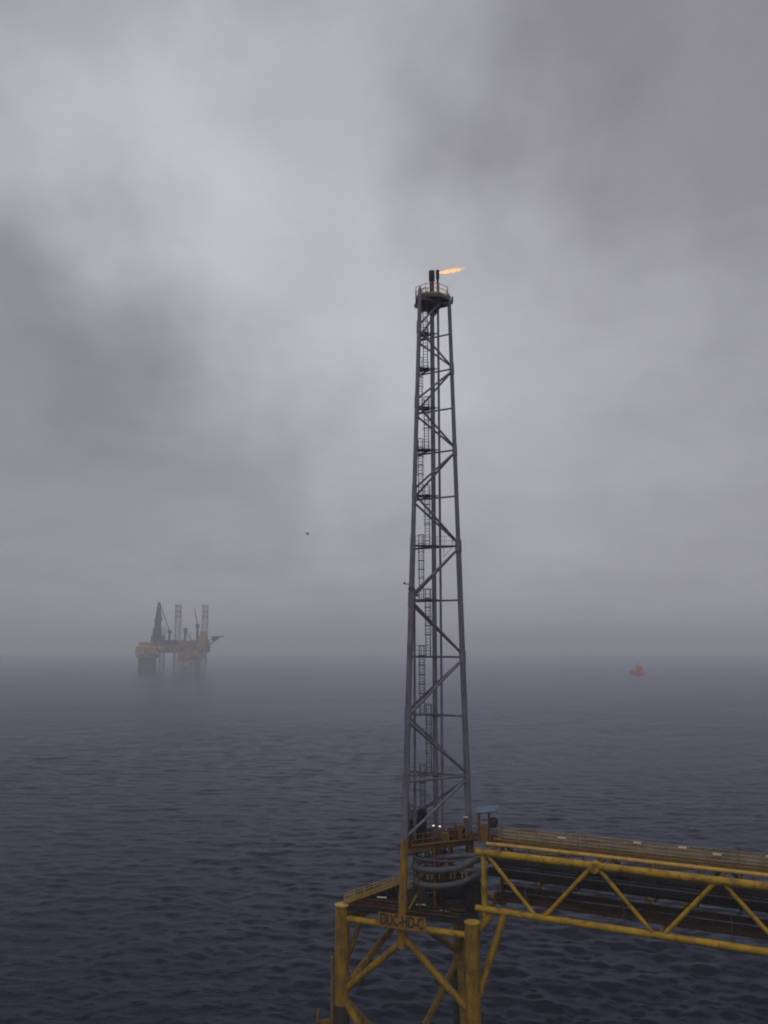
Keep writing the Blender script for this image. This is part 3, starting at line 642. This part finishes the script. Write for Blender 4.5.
# lit floodlights on the deck, cable boxes
for c, lab in (((4.92, 88.6, 27.35), 'lit white work lamp on its post at the foot of the thick stack pipe'), ((5.55, 88.6, 27.28), 'lit white work lamp on its post at the foot of the thin stack pipe')):
    t = thing('work_lamp', (c[0], c[1], 25.9), lab, 'lamp', 'lit lamps at the tower foot')
    part('stand', MB().tube((c[0], c[1] + 0.05, 25.9), (c[0], c[1] + 0.05, c[2] - 0.1), 0.04, n=8), 'ochre', t)
    part('housing', MB().box((c[0], c[1] + 0.09, c[2]), (0.36, 0.16, 0.24)), 'darksteel', t)
    part('lens', MB().box((c[0], c[1] - 0.005, c[2]), (0.22, 0.03, 0.10)), 'lamp', t)
jb = thing('terminal_box', (8.1, 88.8, 25.9), 'grey terminal box with pale lid on a stand beside the right tower leg', 'box')
part('case', MB().box((8.15, 88.8, 27.6), (0.42, 0.3, 0.95)), 'darksteel', jb)
part('lid', MB().box((8.15, 88.8, 28.12), (0.46, 0.34, 0.07)), 'white', jb)
part('stand', MB().tube((8.15, 88.8, 25.9), (8.15, 88.8, 27.15), 0.05, n=8), 'ochre', jb)

# ================================================================== FLAME
fm = MB(); fp = []; frr = []
for i in range(15):
    t = i / 14
    fp.append((6.0 + 3.3 * t, 89.9, 86.16 + 0.62 * t + 0.06 * math.sin(7 * t)))
    frr.append((0.20 + 0.40 * math.sin(math.pi * min(1, t * 0.9 + 0.06)) ** 0.8) * (1 - t ** 6) + 0.03)
fm.sweep(fp, frr, n=14)
fb_ = bmesh.new(); fme = fm.mesh('flame_shape', M['lamp']); fb_.from_mesh(fme); bmesh.ops.remove_doubles(fb_, verts=fb_.verts, dist=1e-4); bmesh.ops.recalc_face_normals(fb_, faces=fb_.faces)
fm.v = [tuple(v.co) for v in fb_.verts]; fm.f = [tuple(v.index for v in f.verts) for f in fb_.faces]; fm.sm = [True] * len(fm.f); fb_.free(); bpy.data.meshes.remove(fme)
fo = single('gas_flame', fm, M['lamp'], (6.0, 89.9, 86.04), 'orange gas flame blown sideways from the thinner flare tip', 'flame')
flm = bpy.data.materials.new('gas_flame'); flm.use_nodes = True; t_ = flm.node_tree; t_.nodes.clear()
tc = t_.nodes.new('ShaderNodeTexCoord'); L_ = t_.links.new
def fmath(op, a, b=None, clamp=False):
    n = t_.nodes.new('ShaderNodeMath'); n.operation = op; n.use_clamp = clamp
    for i, v in enumerate((a, b)):
        if v is None: continue
        if hasattr(v, 'links'): L_(v, n.inputs[i])
        else: n.inputs[i].default_value = v
    return n.outputs[0]
sx = t_.nodes.new('ShaderNodeSeparateXYZ'); L_(tc.outputs['Object'], sx.inputs[0])
along = fmath('DIVIDE', sx.outputs[0], 3.3)
axis_z = fmath('ADD', fmath('MULTIPLY', along, 0.62), 0.12)
dz = fmath('SUBTRACT', sx.outputs[2], axis_z)
rad2 = fmath('SQRT', fmath('ADD', fmath('MULTIPLY', dz, dz), fmath('MULTIPLY', sx.outputs[1], sx.outputs[1])))
prof = fmath('ADD', 0.10, fmath('MULTIPLY', fmath('SINE', fmath('MULTIPLY', fmath('POWER', fmath('MAXIMUM', along, 0.001), 0.75), math.pi)), 0.20))
mpf = t_.nodes.new('ShaderNodeMapping'); L_(tc.outputs['Object'], mpf.inputs[0]); mpf.inputs['Scale'].default_value = (1.3, 3.0, 3.0)
nf = t_.nodes.new('ShaderNodeTexNoise'); L_(mpf.outputs[0], nf.inputs['Vector']); nf.inputs['Scale'].default_value = 1.5; nf.inputs['Detail'].default_value = 4; nf.inputs['Distortion'].default_value = 0.6
tex = fmath('MULTIPLY', fmath('SUBTRACT', nf.outputs['Fac'], 0.5), fmath('ADD', 0.8, fmath('MULTIPLY', along, 3.2)))
den = fmath('ADD', fmath('SUBTRACT', 0.85, fmath('DIVIDE', rad2, prof)), tex, True)
tail = fmath('SUBTRACT', 1.0, fmath('POWER', along, 2.0), True)
den = fmath('MULTIPLY', den, tail)
pf = t_.nodes.new('ShaderNodeVolumePrincipled')
L_(fmath('MULTIPLY', den, 6.0), pf.inputs['Density']); pf.inputs['Color'].default_value = (0.02, 0.01, 0.005, 1)
L_(fmath('MULTIPLY', den, 13.0), pf.inputs['Emission Strength']); pf.inputs['Emission Color'].default_value = (1.0, 0.45, 0.10, 1)
L_(pf.outputs[0], t_.nodes.new('ShaderNodeOutputMaterial').inputs['Volume'])
fo.data.materials.clear(); fo.data.materials.append(flm)

# ================================================================== FAR DRILLING COMPLEX in the mist
RX, RY = -371.0, 1520.0
def rv(px, pz, dy=0.0): return V((RX + px * 1.77, RY + dy, pz * 1.77))       # rig-local metres from a drawing grid of 1.77 m
def lattice(mb, c, w, z0, z1, bay, r, x=True):
    cs = [V((c.x + sx * w / 2, c.y + sy * w / 2, 0)) for sx, sy in ((-1, -1), (1, -1), (1, 1), (-1, 1))]
    for q in cs: mb.tube((q.x, q.y, z0), (q.x, q.y, z1), r, n=6)
    n = max(1, round((z1 - z0) / bay))
    for i in range(n):
        a, b = z0 + (z1 - z0) * i / n, z0 + (z1 - z0) * (i + 1) / n
        for j in range(4):
            p, q = cs[j], cs[(j + 1) % 4]
            mb.tube((p.x, p.y, a), (q.x, q.y, b), r * 0.55, n=5)
            if x: mb.tube((q.x, q.y, a), (p.x, p.y, b), r * 0.55, n=5)
            mb.tube((p.x, p.y, b), (q.x, q.y, b), r * 0.55, n=5)
    return mb
rig = thing('jackup_rig', (RX, RY, 0), 'mist-faded jack-up drilling rig with red and white banded legs and dark derrick', 'drilling rig')
hull = MB().prism([(rv(-20, 0).x, RY - 22), (rv(14, 0).x, RY - 24), (rv(35, 0).x, RY - 10), (rv(35, 0).x, RY + 16), (rv(-6, 0).x, RY + 34), (rv(-20, 0).x, RY + 30)], 19 * 1.77, 27.0 * 1.77)
part('hull', hull, 'riggrey', rig)
for (px, dy) in ((4.6, -8), (29.8, 6), (-14.5, 22)):
    c = rv(px, 0, dy); top = 66 * 1.77 if px != -14.5 else 46 * 1.7
    part('leg', lattice(MB(), c, 8.6, -5, 50 * 1.77 if px != -14.5 else top, 8, 0.5), 'rigpale', rig)
    if px != -14.5:
        for k in range(6):
            z0 = 50 * 1.77 + k * (top - 88.5) / 6
            part('leg_band', lattice(MB(), c, 8.6, z0, z0 + (top - 88.5) / 6, 5.2, 0.5), 'rigred' if k % 2 else 'rigwhite', rig)
    part('jack_house', MB().box((c.x, c.y, 29 * 1.77), (15, 15, 7)), 'riggrey', rig)
db = rv(-14, 0, -14)
part('drill_floor', MB().box((db.x, db.y, 31 * 1.77), (18, 20, 16)).box((db.x - 1, db.y, 38.5 * 1.77), (12, 16, 15)).box((db.x - 0.5, db.y, 47 * 1.77), (9, 11, 17)).box((db.x, db.y, 51.5 * 1.77), (12, 13, 3)), 'rigdark', rig)
dk_ = MB(); z0, z1 = 52 * 1.77, 69.5 * 1.7
base = [V((db.x + a * 4.2, db.y + b * 4.2, z0)) for a, b in ((-1, -1), (1, -1), (1, 1), (-1, 1))]; topv = [V((db.x + a * 1.5, db.y + b * 1.5, z1)) for a, b in ((-1, -1), (1, -1), (1, 1), (-1, 1))]
for j in range(4):
    dk_.tube(base[j], topv[j], 0.7, n=6)
    for i in range(5):
        dk_.tube(lerp(base[j], topv[j], i / 5), lerp(base[(j + 1) % 4], topv[(j + 1) % 4], (i + 1) / 5), 0.5, n=5)
        dk_.tube(lerp(base[(j + 1) % 4], topv[(j + 1) % 4], i / 5), lerp(base[j], topv[j], (i + 1) / 5), 0.5, n=5)
dk_.box((db.x, db.y, z1), (4.5, 4.5, 4)).box((db.x - 1, db.y, 58 * 1.77), (3, 4, 16))
part('derrick', dk_, 'rigdark', rig)
def crane(px, zb, zt, tip, dy):
    p = rv(px, 0, dy); c = part('crane', MB().tube((p.x, p.y, zb * 1.77), (p.x, p.y, zt * 1.77), 1.9, n=10).box((p.x, p.y, zt * 1.77 + 2), (6, 6, 6)), 'rigdark', rig)
    q = rv(tip[0], tip[1], dy); bm = MB()
    for s in (-1, 1): bm.tube((p.x, p.y + s, zt * 1.77 + 2), (q.x, q.y + s * 0.4, q.z), 0.65, n=6)
    for i in range(8):
        a, b = lerp((p.x, p.y - 1, zt * 1.77 + 2), (q.x, q.y - .4, q.z), i / 8), lerp((p.x, p.y + 1, zt * 1.77 + 2), (q.x, q.y + .4, q.z), (i + 1) / 8); bm.tube(a, b, 0.4, n=5)
    part('boom', bm, 'rigdark', c)
crane(-1, 27, 38, (-12.5, 69), -24); crane(14, 27, 40, (20, 30), -20); crane(25.5, 27, 44, (22, 62), -18)
part('deck_module', MB().box(rv(0, 29, -16), (20, 16, 8)), 'rigdark', rig); part('deck_module', MB().box(rv(17, 28, -14), (12, 14, 7)), 'riggrey', rig)
part('deck_module', MB().box(rv(-8, 24, -24), (12, 5, 4)), 'rigwhite', rig)
part('deck_module', MB().box(rv(10, 29, -10), (10, 12, 9)), 'rigpale', rig)
rr_ = random.Random(5)
for k in range(26):
    px = rr_.uniform(-18, 33); h_ = rr_.uniform(3, 9)
    part('deck_module', MB().box(rv(px, 26.5, rr_.uniform(-22, -6)) + V((0, 0, h_ / 2)), (rr_.uniform(3, 9), rr_.uniform(4, 9), h_)), rr_.choice(['rigdark', 'riggrey', 'rigdark', 'rigorange']), rig)
for k in range(14):
    px = rr_.uniform(-16, 33); part('hull_module', MB().box(rv(px, rr_.uniform(17.0, 25), -25.5 if px < 14 else -24 + (px - 14) * 0.6), (rr_.uniform(3, 8), 3, rr_.uniform(3, 7))), rr_.choice(['rigdark', 'riggrey', 'rigorange', 'rigyellow']), rig)
for k in range(5):
    px = rr_.uniform(-8, 30); q_ = rv(px, 27, -10); part('mast', MB().tube(q_, q_ + V((0, 0, rr_.uniform(14, 30))), 0.45, n=6), 'rigdark', rig)
q0 = part('living_quarters', MB().box(rv(30.5, 29, -12), (15, 18, 22)).box(rv(31, 37.5, -10), (11, 13, 8)), 'rigorange', rig)
wins = MB().box((0, 0, 0), (1.3, 0.3, 1.2)).mesh('window', M['rigdark'])
for i in range(5):
    for j in range(4): inst('window', wins, q0, rv(30.5, 29, -12) + V((-5.6 + i * 2.8, -9.1, -7.5 + j * 5)))
hx = rv(44, 34.5, -10); oc = [(hx.x + 11.5 * math.cos(R(22.5 + 45 * i)), hx.y + 11.5 * math.sin(R(22.5 + 45 * i))) for i in range(8)]
hdk = part('helideck', MB().prism(oc, hx.z - 0.6, hx.z + 0.9), 'rigdark', rig)
part('support_frame', MB().tube(rv(36, 26, -14), hx + V((4, -4, -0.5)), 0.8, n=6).tube(rv(36, 26, -6), hx + V((4, 4, -0.5)), 0.8, n=6).tube(rv(36, 30, -12), hx + V((-3, -3, -0.5)), 0.8, n=6).box(hx + V((-4, 0, -3.5)), (8, 9, 5)), 'rigdark', hdk)
wp = thing('production_platform', (rv(-26, 0).x, RY - 20, 0), 'mist-faded platform with yellow deck block under the dark derrick', 'platform')
pc = rv(-21.5, 0, -24)
jl = lattice(MB(), pc, 22, -5, 18 * 1.77, 15, 1.7); part('jacket', jl, 'rigdark', wp)
for sx in (-1, 0, 1): part('conductor', MB().tube((pc.x + sx * 5, pc.y - 3, -5), (pc.x + sx * 5, pc.y - 3, 31), 1.9, n=8), 'riggrey', wp)
part('lower_deck', MB().box((pc.x, pc.y, 16 * 1.77), (33, 28, 5)), 'riggrey', wp)
part('deck_block', MB().box((pc.x - 6, pc.y, 21.5 * 1.77), (23, 26, 14)).box((pc.x + 10, pc.y, 22 * 1.77), (14, 22, 12)), 'rigyellow', wp)
part('roof_module', MB().box((pc.x - 2, pc.y, 27.5 * 1.77), (24, 20, 6)), 'rigorange', wp)
for k in range(7): part('deck_rail', MB().box((pc.x - 16 + k * 5.2, pc.y - 13.4, 20 * 1.77 + (k % 3) * 3), (4.2, 0.8, 2.2)), 'rigdark' if k % 2 else 'rigorange', wp)
w2 = thing('wellhead_platform', (rv(21, 0).x, RY - 30, 0), 'mist-faded brown wellhead platform on slim legs beneath the orange living quarters', 'platform')
pc = rv(21.5, 0, -34)
part('jacket', lattice(MB(), pc, 25, -5, 12 * 1.77, 17, 1.2), 'riggrey', w2)
for sx in (-0.6, 0.0, 0.7): part('conductor', MB().tube((pc.x + sx * 11, pc.y - 2, -5), (pc.x + sx * 11, pc.y - 2, 22), 1.0, n=8), 'rigpale', w2)
part('cellar_deck', MB().box((pc.x, pc.y, 13 * 1.77), (31, 24, 6)), 'rigorange', w2)
part('main_deck', MB().box((pc.x + 3, pc.y, 17.5 * 1.77), (43, 26, 12)), 'rigorange', w2)
for k in range(16):
    part('module', MB().box((pc.x + rr_.uniform(-15, 22), pc.y - 13.5, rr_.uniform(20, 46)), (rr_.uniform(3, 7), 3, rr_.uniform(2, 5))), rr_.choice(['rigdark', 'riggrey', 'rigyellow', 'rigdark']), w2)
part('upper_deck', MB().box((pc.x - 2, pc.y, 23 * 1.77), (36, 24, 9)), 'riggrey', w2)
part('shelter', MB().box((pc.x - 2, pc.y - 10, 8 * 1.77), (10, 5, 5)), 'rigwhite', w2)

# ================================================================== STANDBY VESSEL
vs = thing('standby_vessel', (410, 1400, 0), 'small red standby vessel far off in the mist', 'ship')
vs.rotation_euler = (0, 0, 0)
def ship(local):
    c, s = math.cos(R(-68)), math.sin(R(-68)); return V((410 + local[0] * c - local[1] * s, 1400 + local[0] * s + local[1] * c, local[2] * 1.12))
sec = []
for x, hw, zb, zt in ((-15, 4.2, 0.3, 4.2), (-10, 5, -1.5, 4.0), (0, 5.2, -2, 4.2), (7, 4.8, -2, 5.6), (12, 2.9, -1.5, 7.0), (15.5, 0.15, 0.5, 8.0)):
    sec += [(x, -hw, zt), (x, -hw * 0.75, (zb + zt) / 2 - 1), (x, -0.1, zb), (x, hw * 0.75, (zb + zt) / 2 - 1), (x, hw, zt)]
n5 = 5; fs = [(k * n5 + i, k * n5 + i + 1, (k + 1) * n5 + i + 1, (k + 1) * n5 + i) for k in range(5) for i in range(4)] + [(k * n5 + 4, k * n5, (k + 1) * n5, (k + 1) * n5 + 4) for k in range(5)] + [(0, 1, 2, 3, 4)]
part('hull', MB().add([ship(p) for p in sec], fs), 'shipred', vs)
rs = R(-68)
part('deckhouse', MB().box(ship((5, 0, 7.0)), (9, 8, 4.2), rs), 'shipred', vs)
wh = part('wheelhouse', MB().box(ship((4, 0, 10.6)), (6, 7, 3.2), rs), 'shipred', vs)
part('window_band', MB().box(ship((4.2, 0, 11.0)), (6.1, 7.1, 1.1), rs), 'rigdark', wh)
part('mast', MB().tube(ship((2, 0, 12)), ship((2, 0, 18)), 0.4, n=8).box(ship((2, 0, 15.5)), (0.5, 4, 0.4), rs), 'rigdark', vs)
part('funnel', MB().box(ship((-3.5, 2, 8.5)), (2.2, 2, 4.5), rs), 'shipred', vs)
part('rescue_boat', MB().box(ship((-2, -4.6, 6.2)), (5.5, 2.0, 1.8), rs), 'rigwhite', vs)
part('bulwark', MB().box(ship((-9, 0, 4.6)), (12, 9.6, 0.9), rs), 'shipred', vs)

# ================================================================== GULL
gl = thing('gull', (-14.9, 165, 66.5), 'tiny dark seabird flying between the rig and the tower', 'bird')
g0 = V((-14.95, 165, 66.6))
part('body', MB().sweep([g0 + V((-.30, 0, .0)), g0 + V((-.22, 0, .03)), g0 + V((-.05, 0, 0)), g0 + V((.15, 0, -.02)), g0 + V((.3, 0, 0))], [.02, .06, .13, .10, .03], n=10), 'gull', gl)
def wing(s, tip):
    a = [g0 + V((-.12, s * .08, .04)), g0 + V((.12, s * .08, .04))]; e = g0 + V(tip) * 0.5 + V((0, s * .04, .1)); tp = g0 + V(tip)
    vs_ = a + [e + V((.12, 0, 0)), e + V((-.1, 0, 0)), tp]
    up = [p + V((0, 0, .025)) for p in vs_]
    return MB().add(vs_ + up, [(3, 2, 1, 0), (4, 2, 3), (5, 6, 7, 8), (8, 7, 9), (0, 1, 6, 5), (1, 2, 7, 6), (2, 4, 9, 7), (4, 3, 8, 9), (3, 0, 5, 8)])
part('wing', wing(-1, (-.62, -.12, .30)), 'gull', gl); part('wing', wing(1, (.66, .12, .26)), 'gull', gl)
